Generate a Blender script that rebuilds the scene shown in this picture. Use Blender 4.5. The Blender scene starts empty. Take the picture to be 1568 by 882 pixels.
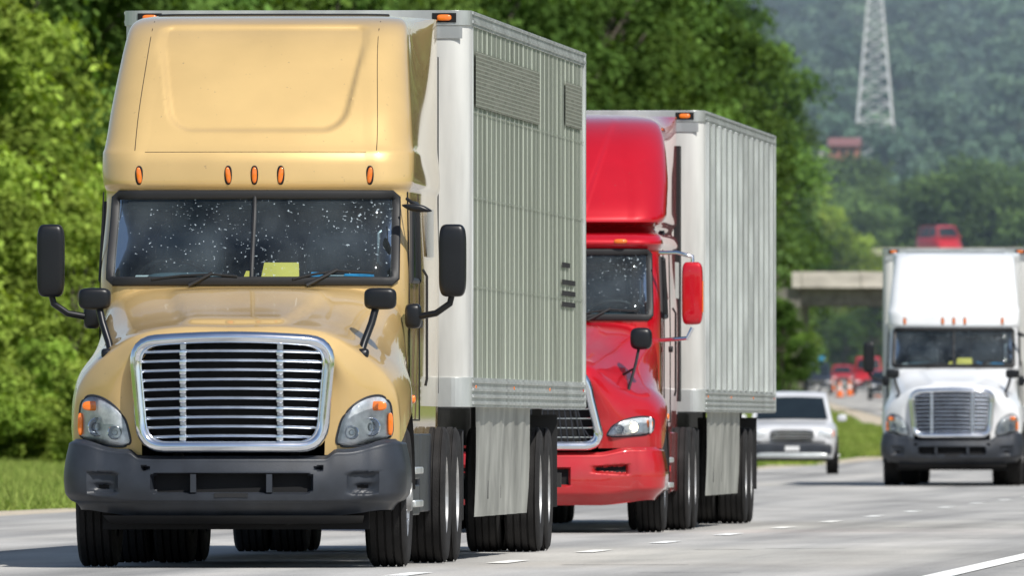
import bpy, math, random
import numpy as np
from mathutils import Vector, Matrix
from mathutils.bvhtree import BVHTree
random.seed(7); rng=np.random.default_rng(7)
sc=bpy.context.scene
F=29000.0; VPX=2430.0; HZ=655.0; CH=1.02
def UX(u,Y): return (u-VPX)/F*Y
# ------------------------------------------------------------------ materials
def nodes(name):
    m=bpy.data.materials.new(name); m.use_nodes=True
    nt=m.node_tree; return m,nt,nt.nodes,nt.links,nt.nodes['Principled BSDF']
def setp(b,**k):
    for a,v in k.items(): b.inputs[a.replace('_',' ')].default_value=v
def c4(c): return (c[0],c[1],c[2],1)
def noise(N,L,scale,detail=4,stretch=None,coord='Object'):
    tc=N.new('ShaderNodeTexCoord'); mp=N.new('ShaderNodeMapping'); nz=N.new('ShaderNodeTexNoise')
    L.new(tc.outputs[coord],mp.inputs[0]); L.new(mp.outputs[0],nz.inputs[0])
    if stretch: mp.inputs['Scale'].default_value=stretch
    nz.inputs['Scale'].default_value=scale; nz.inputs['Detail'].default_value=detail
    return nz
def ramp(N,L,src,stops):
    r=N.new('ShaderNodeValToRGB'); L.new(src,r.inputs[0])
    e=r.color_ramp.elements
    e[0].position=stops[0][0]; e[0].color=c4(stops[0][1]); e[1].position=stops[-1][0]; e[1].color=c4(stops[-1][1])
    for p,c in stops[1:-1]:
        x=e.new(p); x.color=c4(c)
    return r
def mat(name,col,rough=.5,metal=0,coat=0,var=0.12,vs=3,stretch=None,bump=0,bs=30,emit=None,rvar=0.0,spec=.5):
    m,nt,N,L,b=nodes(name)
    setp(b,Roughness=rough,Metallic=metal); b.inputs['Specular IOR Level'].default_value=spec
    b.inputs['Coat Weight'].default_value=coat; b.inputs['Coat Roughness'].default_value=.06
    nz=noise(N,L,vs,6,stretch)
    lo=[x*(1-var) for x in col]; hi=[min(1,x*(1+var)) for x in col]
    r=ramp(N,L,nz.outputs[0],[(.3,lo),(.7,hi)]); L.new(r.outputs[0],b.inputs['Base Color'])
    if rvar:
        mr=N.new('ShaderNodeMapRange'); L.new(nz.outputs[0],mr.inputs[0]); mr.inputs[1].default_value=.3; mr.inputs[2].default_value=.7
        mr.inputs[3].default_value=max(.02,rough-rvar); mr.inputs[4].default_value=rough+rvar; L.new(mr.outputs[0],b.inputs['Roughness'])
    if bump:
        n2=noise(N,L,bs,3); bp=N.new('ShaderNodeBump'); bp.inputs['Strength'].default_value=bump; bp.inputs['Distance'].default_value=.02
        L.new(n2.outputs[0],bp.inputs['Height']); L.new(bp.outputs[0],b.inputs['Normal'])
    if emit:
        b.inputs['Emission Color'].default_value=c4(emit[0]); b.inputs['Emission Strength'].default_value=emit[1]
    return m
def paint_mat(name,col,dirt=(.16,.13,.10),dz=1.3,coat=.55,film=.3,metal=0.0,rough=.5,spec=.15):
    m,nt,N,L,b=nodes(name)
    setp(b,Roughness=rough,Metallic=metal); b.inputs['Specular IOR Level'].default_value=spec
    b.inputs['Coat Weight'].default_value=coat; b.inputs['Coat Roughness'].default_value=.03; b.inputs['Coat IOR'].default_value=1.5
    nz=noise(N,L,1.5,6); r=ramp(N,L,nz.outputs[0],[(.35,[x*.93 for x in col]),(.65,[min(1,x*1.05) for x in col])])
    sp=noise(N,L,38,2); sr=ramp(N,L,sp.outputs[0],[(.735,(0,0,0)),(.76,(1,1,1))])
    tc=N.new('ShaderNodeTexCoord'); sx=N.new('ShaderNodeSeparateXYZ'); L.new(tc.outputs['Object'],sx.inputs[0])
    mr=N.new('ShaderNodeMapRange'); L.new(sx.outputs[2],mr.inputs[0]); mr.inputs[1].default_value=dz+.3; mr.inputs[2].default_value=dz-.7; mr.inputs[3].default_value=0; mr.inputs[4].default_value=film
    n3=noise(N,L,5,5); mu=N.new('ShaderNodeMath'); mu.operation='MULTIPLY'; L.new(mr.outputs[0],mu.inputs[0]); L.new(n3.outputs[0],mu.inputs[1])
    ad=N.new('ShaderNodeMath'); ad.operation='MAXIMUM'; L.new(mu.outputs[0],ad.inputs[0])
    m5=N.new('ShaderNodeMath'); m5.operation='MULTIPLY'; m5.inputs[1].default_value=.55; L.new(sr.outputs[0],m5.inputs[0]); L.new(m5.outputs[0],ad.inputs[1])
    mx=N.new('ShaderNodeMixRGB'); L.new(ad.outputs[0],mx.inputs[0]); L.new(r.outputs[0],mx.inputs[1]); mx.inputs[2].default_value=c4(dirt)
    L.new(mx.outputs[0],b.inputs['Base Color'])
    return m
M={}
M['gold']=paint_mat('gold_paint',(.64,.44,.185),metal=.25,rough=.40,coat=1.0)
M['red']=paint_mat('red_paint',(.46,.003,.012),coat=1.0,metal=.15,rough=.4)
M['white']=paint_mat('white_paint',(.76,.77,.78),film=.12)
M['plastic']=mat('dark_grey_plastic',(.024,.028,.036),.42,var=.35,vs=4,bump=.1,bs=200,spec=.45)
M['black']=mat('black_rubber',(.010,.010,.011),.55,var=.2)
M['mirrorblk']=mat('mirror_black_plastic',(.008,.009,.011),.35,var=.2,spec=.35)
M['void']=mat('dark_recess',(.004,.004,.005),.9)
M['chrome']=mat('chrome',(.80,.83,.88),.10,1,var=.06,vs=6,rvar=.05)
M['bar']=mat('grille_bar_metal',(.75,.79,.85),.2,1,var=.1,vs=6)
M['strut']=mat('grille_strut',(.55,.56,.56),.4,.5)
M['tyre']=mat('tyre_rubber',(.018,.017,.017),.85,var=.4,vs=5,bump=.3,bs=80,spec=.3)
M['rim']=mat('wheel_metal',(.40,.40,.40),.45,.7,var=.4,vs=8)
M['orange']=mat('amber_lens',(.75,.16,.01),.2,coat=1,emit=((1,.25,.02),.12))
M['redlens']=mat('red_lens',(.5,.01,.01),.2,coat=1)
M['lens']=mat('headlamp_reflector',(.70,.74,.78),.3,.35,var=.4,vs=12)
M['bulb']=mat('lit_headlamp',(.9,.85,.7),.3,emit=((1,.86,.6),5))
M['interior']=mat('cab_interior',(.020,.032,.040),.8,var=.4)
M['dash']=mat('dashboard',(.05,.09,.11),.7,var=.3)
M['paperY']=mat('yellow_paper',(.90,.66,.10),.8)
M['paperB']=mat('blue_bag',(.03,.32,.62),.6,var=.4,vs=12)
M['alu']=mat('aluminium_trim',(.58,.60,.59),.38,.6,var=.28,vs=3,stretch=(1,1,.4))
M['skirt']=mat('trailer_skirt',(.33,.33,.30),.5,.2,var=.4,vs=1.6)
M['chassis']=mat('chassis_black',(.02,.02,.02),.7,var=.5)
M['wht']=mat('white_lens',(.7,.7,.7),.3)
def glass_mat(name):
    m,nt,N,L,b=nodes(name)
    out=N['Material Output']; tr=N.new('ShaderNodeBsdfTransparent'); tr.inputs[0].default_value=(.62,.74,.78,1)
    gl=N.new('ShaderNodeBsdfGlossy'); gl.inputs['Roughness'].default_value=.03; gl.inputs[0].default_value=(.55,.62,.66,1)
    fr=N.new('ShaderNodeFresnel'); fr.inputs[0].default_value=1.45
    mx=N.new('ShaderNodeMixShader'); L.new(fr.outputs[0],mx.inputs[0]); L.new(tr.outputs[0],mx.inputs[1]); L.new(gl.outputs[0],mx.inputs[2])
    df=N.new('ShaderNodeBsdfDiffuse'); df.inputs[0].default_value=(.50,.60,.66,1)
    a=noise(N,L,46,3); cl=noise(N,L,1.6,3)
    sm_=N.new('ShaderNodeMath'); sm_.operation='MULTIPLY_ADD'; L.new(cl.outputs[0],sm_.inputs[0]); sm_.inputs[1].default_value=.3; L.new(a.outputs[0],sm_.inputs[2])
    r1=ramp(N,L,sm_.outputs[0],[(.80,(.0,.0,.0)),(.86,(.6,.6,.6))])
    bn=noise(N,L,2.6,7,(1,1,.5)); r2=ramp(N,L,bn.outputs[0],[(.36,(.006,.006,.006)),(.70,(.08,.08,.08))])
    ad=N.new('ShaderNodeMath'); ad.operation='MAXIMUM'; L.new(r1.outputs[0],ad.inputs[0]); L.new(r2.outputs[0],ad.inputs[1])
    m2=N.new('ShaderNodeMixShader'); L.new(ad.outputs[0],m2.inputs[0]); L.new(mx.outputs[0],m2.inputs[1]); L.new(df.outputs[0],m2.inputs[2])
    L.new(m2.outputs[0],out.inputs[0]); return m
M['glass']=glass_mat('windshield_glass')
M['carglass']=mat('car_glass',(.012,.018,.022),.08)
def clear_mat():
    m,nt,N,L,b=nodes('clear_lens'); out=N['Material Output']
    tr=N.new('ShaderNodeBsdfTransparent'); tr.inputs[0].default_value=(.93,.95,.97,1); gl=N.new('ShaderNodeBsdfGlossy'); gl.inputs['Roughness'].default_value=.05
    fr=N.new('ShaderNodeFresnel'); mx=N.new('ShaderNodeMixShader'); L.new(fr.outputs[0],mx.inputs[0]); L.new(tr.outputs[0],mx.inputs[1]); L.new(gl.outputs[0],mx.inputs[2])
    L.new(mx.outputs[0],out.inputs[0]); return m
M['clear']=clear_mat()
def trailer_mat(name,col,metal,rough,wob):
    m,nt,N,L,b=nodes(name); setp(b,Roughness=rough,Metallic=metal)
    a=noise(N,L,2.2,7,(1,1.5,.16)); r=ramp(N,L,a.outputs[0],[(.3,[x*.66 for x in col]),(.5,col),(.72,[min(1,x*1.2) for x in col])])
    L.new(r.outputs[0],b.inputs['Base Color'])
    w=noise(N,L,1.1,4,(1,1,.5)); bp=N.new('ShaderNodeBump'); bp.inputs['Strength'].default_value=wob; bp.inputs['Distance'].default_value=.02
    L.new(w.outputs[0],bp.inputs['Height']); L.new(bp.outputs[0],b.inputs['Normal']); return m
M['trl1']=trailer_mat('trailer_side_aluminium',(.50,.53,.46),.5,.28,.7)
M['trl2']=trailer_mat('trailer_side_aluminium_ribbed',(.52,.57,.50),.6,.22,.9)
M['trlW']=trailer_mat('trailer_side_white',(.7,.7,.7),.0,.45,.2)
M['trlF']=trailer_mat('trailer_front_white',(.60,.60,.57),.0,.5,.2)
def hatch_mat():
    m,nt,N,L,b=nodes('decal_residue'); setp(b,Roughness=.6)
    tc=N.new('ShaderNodeTexCoord'); sx=N.new('ShaderNodeSeparateXYZ'); cb=N.new('ShaderNodeCombineXYZ'); L.new(tc.outputs['Object'],sx.inputs[0])
    L.new(sx.outputs[1],cb.inputs[0]); L.new(sx.outputs[2],cb.inputs[1])
    br=N.new('ShaderNodeTexBrick'); L.new(cb.outputs[0],br.inputs[0]); br.inputs['Scale'].default_value=1
    br.inputs['Brick Width'].default_value=.42; br.inputs['Row Height'].default_value=.030; br.inputs['Mortar Size'].default_value=.004
    br.inputs['Color1'].default_value=(.13,.135,.10,1); br.inputs['Color2'].default_value=(.18,.18,.14,1); br.inputs['Mortar'].default_value=(.27,.29,.23,1)
    L.new(br.outputs[0],b.inputs['Base Color']); return m
M['hatch']=hatch_mat()
# ------------------------------------------------------------------ mesh builder
class MB:
    def __init__(s): s.v=[]; s.f=[]; s.m=[]; s.mats=[]
    def mi(s,m):
        if m not in s.mats: s.mats.append(m)
        return s.mats.index(m)
    def add(s,vs,fs,m):
        o=len(s.v); s.v+= [tuple(p) for p in vs]; k=s.mi(m)
        for f in fs: s.f.append(tuple(i+o for i in f)); s.m.append(k)
    def box(s,x0,x1,y0,y1,z0,z1,m):
        v=[(x,y,z) for z in(z0,z1) for y in(y0,y1) for x in(x0,x1)]
        s.add(v,[(0,2,3,1),(4,5,7,6),(0,1,5,4),(2,6,7,3),(0,4,6,2),(1,3,7,5)],m)
    def sbox(s,sd,a,b,y0,y1,z0,z1,m):
        x0,x1=sorted((sd*a,sd*b)); s.box(x0,x1,y0,y1,z0,z1,m)
    def grid(s,R,m,close=False):
        n=len(R);k=len(R[0]); v=[p for r in R for p in r]; f=[]
        for i in range(n-1):
            for j in range(k if close else k-1):
                j2=(j+1)%k; f.append((i*k+j,i*k+j2,(i+1)*k+j2,(i+1)*k+j))
        s.add(v,f,m)
    def tube(s,pts,r,m,n=8,rz=None,closed=False,r2=None):
        P=[Vector(p) for p in pts]; rows=[]; N_=len(P)
        for i,p in enumerate(P):
            if closed: t=P[(i+1)%N_]-P[i-1]
            else: t=P[min(i+1,N_-1)]-P[max(i-1,0)]
            t.normalize(); up=Vector((0,1,0)) if abs(t.y)<.9 else Vector((0,0,1))
            a=t.cross(up).normalized(); b=a.cross(t).normalized()
            rr=r if r2 is None else r+(r2-r)*i/(N_-1)
            rows.append([tuple(p+a*(rr*math.cos(q))+b*((rz or rr)*math.sin(q))) for q in [2*math.pi*k/n for k in range(n)]])
        if closed: rows.append(rows[0])
        s.grid(rows,m,True)
        if not closed:
            s.add(rows[0],[tuple(range(n))],m); s.add(rows[-1],[tuple(range(n))[::-1]],m)
    def lathe(s,prof,c,m,n=40,axis='x'):
        rows=[]
        for a,r in prof:
            row=[]
            for k in range(n):
                q=2*math.pi*k/n
                if axis=='x': row.append((c[0]+a,c[1]+r*math.cos(q),c[2]+r*math.sin(q)))
                elif axis=='y': row.append((c[0]+r*math.cos(q),c[1]+a,c[2]+r*math.sin(q)))
                else: row.append((c[0]+r*math.cos(q),c[1]+r*math.sin(q),c[2]+a))
            rows.append(row)
        s.grid(rows,m,True)
    def rbox(s,c,h,m,e=.35,nu=20,nv=12,tilt=0):
        def sg(w,e): return math.copysign(abs(w)**e,w)
        rows=[]
        for i in range(nv+1):
            p=-math.pi/2+math.pi*i/nv; row=[]
            for j in range(nu):
                q=2*math.pi*j/nu
                x=h[0]*sg(math.cos(p),e)*sg(math.cos(q),e); y=h[1]*sg(math.cos(p),e)*sg(math.sin(q),e); z=h[2]*sg(math.sin(p),e)
                x+=tilt*z
                row.append((c[0]+x,c[1]+y,c[2]+z))
            rows.append(row)
        s.grid(rows,m,True)
    def done(s,name,parent=None,smooth=True,bevel=0,ang=38):
        me=bpy.data.meshes.new(name); me.from_pydata(s.v,[],s.f)
        for m in s.mats: me.materials.append(m)
        me.polygons.foreach_set('material_index',s.m); me.update()
        import bmesh
        bm=bmesh.new(); bm.from_mesh(me); bmesh.ops.recalc_face_normals(bm,faces=bm.faces); bm.to_mesh(me); bm.free()
        if smooth:
            me.shade_smooth(); 
            try: me.set_sharp_from_angle(angle=math.radians(ang))
            except Exception: pass
        o=bpy.data.objects.new(name,me); sc.collection.objects.link(o)
        if parent: o.parent=parent
        if bevel:
            b=o.modifiers.new('b','BEVEL'); b.width=bevel; b.segments=2; b.limit_method='ANGLE'; b.angle_limit=math.radians(40); b.harden_normals=False
        return o
def bvh(mb): return BVHTree.FromPolygons([Vector(v) for v in mb.v],mb.f)
def proj(t,x,z,default=0.3):
    h=t.ray_cast(Vector((x,-5,z)),Vector((0,1,0)))
    return h[0].y if h[0] is not None else default
def empty(name,loc,rz=0):
    e=bpy.data.objects.new(name,None); e.location=loc; e.rotation_euler=(0,0,rz); sc.collection.objects.link(e); return e
def sm(a,b,x):
    t=min(1,max(0,(x-a)/(b-a))); return t*t*(3-2*t)
def pch(tab,z):
    X=[t[0] for t in tab]
    if z<=X[0]: return tab[0][1:]
    if z>=X[-1]: return tab[-1][1:]
    i=max(k for k in range(len(X)-1) if X[k]<=z); h=X[i+1]-X[i]; t=(z-X[i])/h; out=[]
    def sl(k,c):
        if k==0 or k==len(X)-1: 
            a=min(k,len(X)-2); return (tab[a+1][c]-tab[a][c])/(X[a+1]-X[a])
        d0=(tab[k][c]-tab[k-1][c])/(X[k]-X[k-1]); d1=(tab[k+1][c]-tab[k][c])/(X[k+1]-X[k])
        return 0 if d0*d1<=0 else 2*d0*d1/(d0+d1)
    for c in range(1,len(tab[0])):
        y0,y1=tab[i][c],tab[i+1][c]; m0,m1=sl(i,c)*h,sl(i+1,c)*h
        out.append((2*t**3-3*t*t+1)*y0+(t**3-2*t*t+t)*m0+(-2*t**3+3*t*t)*y1+(t**3-t*t)*m1)
    return out
def cr(p0,p1,p2,p3,t):
    return [0.5*((2*b)+(-a+c)*t+(2*a-5*b+4*c-d)*t*t+(-a+3*b-3*c+d)*t**3) for a,b,c,d in zip(p0,p1,p2,p3)]
def crgrid(C,n):
    def row(R,n):
        K=len(R); out=[]
        for i in range(K-1):
            a=R[i-1] if i>0 else [2*x-y for x,y in zip(R[0],R[1])]
            d=R[i+2] if i+2<K else [2*x-y for x,y in zip(R[-1],R[-2])]
            for k in range(n): out.append(cr(a,R[i],R[i+1],d,k/n))
        out.append(list(R[-1])); return out
    full=[[ [-p[0],p[1],p[2]] for p in r[:0:-1]]+r for r in C]
    A=[row([list(q) for q in r],n) for r in full]
    B=[row([A[s][k] for s in range(len(A))],n) for k in range(len(A[0]))]
    return [[tuple(B[k][s]) for k in range(len(B))] for s in range(len(B[0]))]
def wheel(mb,x,y,side,r=.5,w=.28,steer=False):
    h=w/2; g=.014
    prof=[(-h*.9,r*.58),(-h*1.03,r*.75),(-h*.98,r*.93),(-h*.86,r*.985)]
    for k in range(5):
        a=-h*.8+k*h*.4*1.0
        prof+=[(a,r),(a+h*.28,r),(a+h*.30,r-g),(a+h*.38,r-g)] if k<4 else [(a,r)]
    prof+=[(h*.86,r*.985),(h*.98,r*.93),(h*1.03,r*.75),(h*.9,r*.58)]
    mb.lathe(prof,(x,y,r),M['tyre'],48)
    s=side
    if steer: pr=[(.9*h,.58),(.8*h,.54),(.45*h,.46),(.55*h,.36),(.8*h,.3),(.85*h,.22),(1.15*h,.2),(1.2*h,.0)]
    else: pr=[(.9*h,.58),(.6*h,.54),(-.2*h,.48),(-.3*h,.36),(-.2*h,.28),(.6*h,.24),(.7*h,0)]
    mb.lathe([(s*a,q*r) for a,q in pr],(x,y,r),M['rim'],32)
    mb.lathe([(-s*.8*h,r*.58),(-s*.7*h,0.01)],(x,y,r),M['chassis'],24)
    for k in range(10):
        q=k*math.pi/5; cy=y+r*.36*math.cos(q); cz=r+r*.36*math.sin(q); b=(.6*h if steer else -.3*h)
        mb.tube([(x+s*b,cy,cz),(x+s*(b+.05),cy,cz)],.016,M['chrome'],6)
# ------------------------------------------------------------------ tractor
def rquad(c,rad,n=6,arch=0):
    out=[]; K=len(c)
    for i in range(K):
        p=Vector(c[i]); a=(Vector(c[i-1])-p); b=(Vector(c[(i+1)%K])-p); r=rad
        pa=p+a.normalized()*r; pb=p+b.normalized()*r
        for k in range(n+1):
            t=k/n; out.append(tuple((1-t)**2*pa+2*t*(1-t)*p+t*t*pb))
        nx=Vector(c[(i+1)%K]); e=nx+(p-nx).normalized()*r
        for k in range(1,10): out.append(tuple(pb.lerp(e,k/10)))
    if arch: out=[(x,z+(arch*(1-min(1,abs(x)/.7)**2) if z>1.3 else 0)) for x,z in out]
    return out
def tractor(parent,paint,style='A',mirror=None,bump=None):
    A=style=='A'; mirror=mirror or M['mirrorblk']; bump=bump or M['plastic']
    # ---------- hood
    if A:
        C=[ [(0,.16,1.60),(.3,.16,1.60),(.56,.17,1.55),(.64,.19,1.42),(.665,.20,1.27),(.66,.20,1.12),(.655,.20,.98),(.65,.20,.80)],
            [(0,.05,1.635),(.33,.055,1.635),(.62,.09,1.59),(.76,.15,1.43),(.84,.20,1.28),(.87,.23,1.14),(.88,.24,1.02),(.88,.24,.82)],
            [(0,.10,1.69),(.36,.11,1.69),(.66,.15,1.64),(.86,.24,1.50),(1.01,.34,1.37),(1.10,.42,1.24),(1.13,.46,1.06),(1.13,.46,.86)],
            [(0,.22,1.72),(.38,.23,1.72),(.68,.26,1.67),(.885,.34,1.55),(1.04,.46,1.43),(1.14,.56,1.29),(1.17,.6,1.09),(1.175,.6,.90)],
            [(0,.7,1.78),(.38,.7,1.775),(.70,.7,1.73),(.90,.75,1.62),(1.04,.82,1.50),(1.15,.9,1.38),(1.20,.95,1.22),(1.21,.95,1.06)],
            [(0,1.3,1.87),(.40,1.3,1.865),(.76,1.3,1.82),(.93,1.3,1.72),(1.03,1.35,1.60),(1.13,1.4,1.46),(1.19,1.42,1.3),(1.20,1.42,1.08)],
            [(0,2.0,2.015),(.45,2.02,2.01),(.84,2.10,1.99),(1.0,2.16,1.92),(1.075,2.2,1.78),(1.11,2.2,1.5),(1.14,2.15,1.2),(1.15,2.15,.85)] ]
    else:
        C=[ [(0,.15,1.50),(.25,.15,1.50),(.42,.16,1.44),(.48,.17,1.30),(.52,.18,1.18),(.56,.2,1.08),(.58,.2,.95),(.60,.2,.80)],
            [(0,.04,1.54),(.28,.05,1.53),(.49,.085,1.47),(.60,.15,1.33),(.70,.20,1.24),(.80,.24,1.12),(.84,.26,1.0),(.86,.26,.80)],
            [(0,.12,1.62),(.30,.13,1.61),(.54,.17,1.54),(.70,.26,1.38),(.86,.36,1.27),(1.04,.46,1.17),(1.12,.5,1.02),(1.14,.5,.80)],
            [(0,.28,1.66),(.32,.29,1.65),(.57,.32,1.58),(.72,.4,1.44),(.88,.5,1.33),(1.08,.62,1.25),(1.18,.66,1.10),(1.19,.66,.82)],
            [(0,.8,1.76),(.36,.8,1.75),(.62,.8,1.68),(.76,.82,1.56),(.90,.86,1.42),(1.08,.95,1.34),(1.20,1.0,1.2),(1.21,1.0,1.05)],
            [(0,1.4,1.87),(.40,1.4,1.86),(.70,1.4,1.80),(.84,1.4,1.70),(.95,1.4,1.54),(1.08,1.42,1.38),(1.17,1.45,1.25),(1.18,1.45,1.05)],
            [(0,2.0,2.01),(.45,2.02,2.00),(.82,2.10,1.98),(.97,2.16,1.90),(1.05,2.2,1.72),(1.07,2.2,1.45),(1.10,2.15,1.15),(1.11,2.15,.8)] ]
    mb=MB(); G=crgrid(C,9)
    G=[[(x,y,z+(.028*(1-sm(.28+.13*y,.34+.13*y,abs(x)))*sm(.2,.5,y)*(1-sm(1.7,2.0,y)))) for x,y,z in r] for r in G]
    mb.grid(G,paint); ht=bvh(mb); hood=mb.done('hood',parent)
    # ---------- cab shell
    if A:
        tab=[(.95,2.05,1.10,.25,.10),(1.5,2.02,1.11,.28,.11),(2.0,2.00,1.115,.30,.12),(2.70,2.36,1.10,.30,.14),(2.76,2.33,1.12,.30,.14),(2.9,2.34,1.13,.32,.15),
             (2.985,2.37,1.13,.33,.15),(3.02,2.41,1.12,.33,.14),(3.3,2.66,1.09,.32,.12),(3.6,2.98,1.055,.32,.11),(3.8,3.24,1.03,.31,.10),(3.92,3.48,1.01,.30,.10),(3.985,3.75,.965,.29,.1),(4.02,4.25,.86,.28,.1)]
    else:
        tab=[(.95,2.05,1.06,.25,.10),(1.5,2.02,1.08,.28,.11),(2.0,2.00,1.08,.30,.12),(2.70,2.34,1.05,.30,.14),(2.76,2.28,1.08,.3,.14),(2.84,2.36,1.06,.32,.15),(2.87,2.75,1.0,.33,.15),
             (2.93,2.85,.98,.33,.15),(2.97,2.55,1.07,.33,.2),(3.05,2.60,1.10,.34,.2),(3.3,2.85,1.10,.36,.20),(3.6,3.2,1.07,.40,.20),(3.8,3.5,1.03,.42,.2),(3.93,3.85,.97,.40,.18),(3.99,4.2,.88,.36,.14),(4.03,4.7,.72,.3,.1)]
    YB=6.05; NF,NC,NS,NR=36,12,14,6
    def ring(z):
        yf,hw,r,c=pch(tab,z); a=hw-r; out=[]
        for i in range(NF+1):
            x=a*i/NF; y=yf+c*(x/hw)**2
            if A:
                w=.63+.14*min(1,max(0,(z-3.1)/.8)); 
                d=min(w-x, z-3.13, 3.93-z)
                if x>w-.17 and z<3.30: d=.17-math.hypot(x-(w-.17),z-3.30)
                if x>w-.1 and z>3.83: d=.1-math.hypot(x-(w-.1),z-3.83)
                y+=.055*sm(0,.035,d)
            else:
                d=(.30+.28*max(0,z-3.0))-x; y-=.05*sm(-.03,.03,d)*sm(3.02,3.15,z)
            out.append((x,y))
        yc=yf+c*(a/hw)**2+r
        for i in range(1,NC+1):
            q=math.pi/2*i/NC; out.append((a+r*math.sin(q),yc-r*math.cos(q)))
        for i in range(1,NS+1):
            t=i/NS; wd=hw+ ((1.10 if A else 1.06)-hw)*sm(0,1,t)*sm(2.7,3.1,z); out.append((wd,yc+(YB-.06-yc)*t))
        wd=out[-1][0]
        for i in range(1,4): q=math.pi/2*i/3; out.append((wd-.06+.06*math.cos(q),YB-.06+.06*math.sin(q)))
        for i in range(1,NR): out.append(((wd-.06)*(1-i/NR),YB))
        return out
    Z=list(np.linspace(.95,2.04,10))+list(np.linspace(2.04,2.69,14))[1:]+list(np.linspace(2.69,3.08,22))[1:]+list(np.linspace(3.08,4.02 if A else 4.03,70))[1:]
    R=[]
    for z in Z:
        h=ring(z); R.append([(x,y,z) for x,y in h]+[(-x,y,z) for x,y in h[:0:-1]])
    K=len(R[0]); mb=MB(); v=[p for r in R for p in r]; f=[]
    JW=NF+6
    for i in range(len(R)-1):
        zm=(Z[i]+Z[i+1])/2
        for j in range(K):
            win=2.04<zm<2.69 and (j<JW or j>=K-JW)
            if win: continue
            j2=(j+1)%K; f.append((i*K+j,i*K+j2,(i+1)*K+j2,(i+1)*K+j))
    n0=len(v); top=R[-1]; cy=sum(p[1] for p in top)/K
    v.append((0,cy,Z[-1]+.02)); 
    for j in range(K): f.append(((len(R)-1)*K+j,(len(R)-1)*K+(j+1)%K,n0))
    mb.add(v,f,paint); ct=bvh(mb); mb.done('cab_shell',parent,ang=50)
    def P(j,z,off=0):
        j=int(j); h=ring(z); x,y=h[abs(j)]; return ((x+off*.3) if j>=0 else -(x+off*.3), y-off, z)
    # ---------- glass
    mb=MB(); mb.grid([[P(j,z,-.006) for j in range(-JW,JW+1)] for z in np.linspace(2.04,2.69,9)],M['glass']); mb.done('windshield',parent)
    mb=MB()
    loop=[P(j,2.05,.008) for j in range(-JW+1,JW,2)]+[P(JW,z,.008) for z in np.linspace(2.075,2.655,10)]+[P(j,2.68,.008) for j in range(JW-1,-JW,-2)]+[P(-JW,z,.008) for z in np.linspace(2.655,2.075,10)]
    mb.tube(loop,.034,M['black'],8,closed=True,rz=.02)
    mb.tube([P(0,z,.006) for z in np.linspace(2.04,2.69,8)],.016,M['black'],8)
    def gp(x,z,off=.02):
        h=ring(z); ax=abs(x)
        for k in range(len(h)-1):
            if h[k][0]<=ax<=h[k+1][0]:
                t=(ax-h[k][0])/(h[k+1][0]-h[k][0]+1e-9); return (x,h[k][1]*(1-t)+h[k+1][1]*t-off,z)
        return (x,h[NF][1]-off,z)
    for pts in ([(-.72,2.065),(-.5,2.09),(-.28,2.10),(-.1,2.085)],[(.30,2.065),(.45,2.10),(.62,2.125),(.88,2.11)]):
        mb.tube([gp(x,z,.03) for x,z in pts],.010,M['black'],6)
    mb.tube([gp(-.45,2.02,.05),gp(-.28,2.11,.035)],.014,M['black'],6); mb.tube([gp(.4,2.02,.05),gp(.62,2.135,.035)],.014,M['black'],6)
    if A:
        for s in (-1,1):
            pts=[]
            for z in np.linspace(3.0,3.96,16):
                x=s*(.875-.05*sm(3.0,4.0,z)); pts.append(gp(x,z,.0))
            mb.tube(pts,.003,M['void'],5)
        mb.tube([gp(x,2.988,-.001) for x in np.linspace(-.8,.8,17)],.003,M['void'],5)
        mb.tube([gp(x,4.015,-.02) for x in np.linspace(-.84,.84,21)],.014,M['black'],6)  # black strip stands in for the shaded gap between fairing top and trailer
    mb.done('windshield_frame',parent)
    mb=MB()
    for s in (-1,1):
        rows=[]
        for z in np.linspace(2.06,2.62,6):
            t=(z-2.06)/.56; yf,hw,r,c=pch(tab,z); y0=2.50+.22*t; rows.append([(s*(hw+.006),y,z) for y in np.linspace(y0,3.42,5)])
        mb.grid(rows,M['carglass'])
        lp=[rows[0][0],rows[0][-1],rows[-1][-1],rows[-1][0]]; pl=[]
        for i in range(4):
            a=Vector(lp[i]);b=Vector(lp[(i+1)%4]); pl+=[tuple(a.lerp(b,k/5)) for k in range(5)]
        mb.tube(pl,.022,M['black'],6,closed=True)
        for yy in (2.35,3.55):
            mb.tube([(s*1.118,yy,1.05),(s*1.118,yy,1.95),(s*1.10,yy+.1,2.7)],.006,M['void'],5)
        mb.tube([(s*1.118,2.35,1.05),(s*1.118,3.55,1.05)],.006,M['void'],5)
        mb.rbox((s*1.13,3.4,1.75),(.02,.09,.03),M['black'])
        mb.tube([(s*1.15,3.75,1.3),(s*1.16,3.75,1.35),(s*1.16,3.75,2.1),(s*1.13,3.75,2.15)],.010,M['black'],6)
        mb.sbox(s,1.03,1.09,6.06,6.34,1.25,3.75,M['black'])
        rows=[[(s*(1.122),y,z) for y in (4.4,5.2)] for z in (2.25,2.6)]
        mb.grid(rows,M['carglass'])
    mb.done('door_windows',parent)
    mb=MB()
    mb.box(-1.0,1.0,2.45,3.0,1.80,2.06,M['dash']); mb.box(-1.04,1.04,4.0,4.05,1.3,2.9,M['interior'])
    mb.box(-1.04,1.04,2.7,4.0,2.78,2.82,M['interior']); mb.box(-1.04,1.04,2.6,4.0,1.2,1.24,M['interior'])
    for s in (-1,1):
        mb.rbox((s*.55,3.5,2.1),(.26,.12,.42),M['dash'],.5); mb.rbox((s*.55,3.45,2.52),(.13,.08,.11),M['dash'],.5)
        mb.sbox(s,1.03,1.04,2.9,4.0,1.3,2.8,M['interior'])
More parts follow.
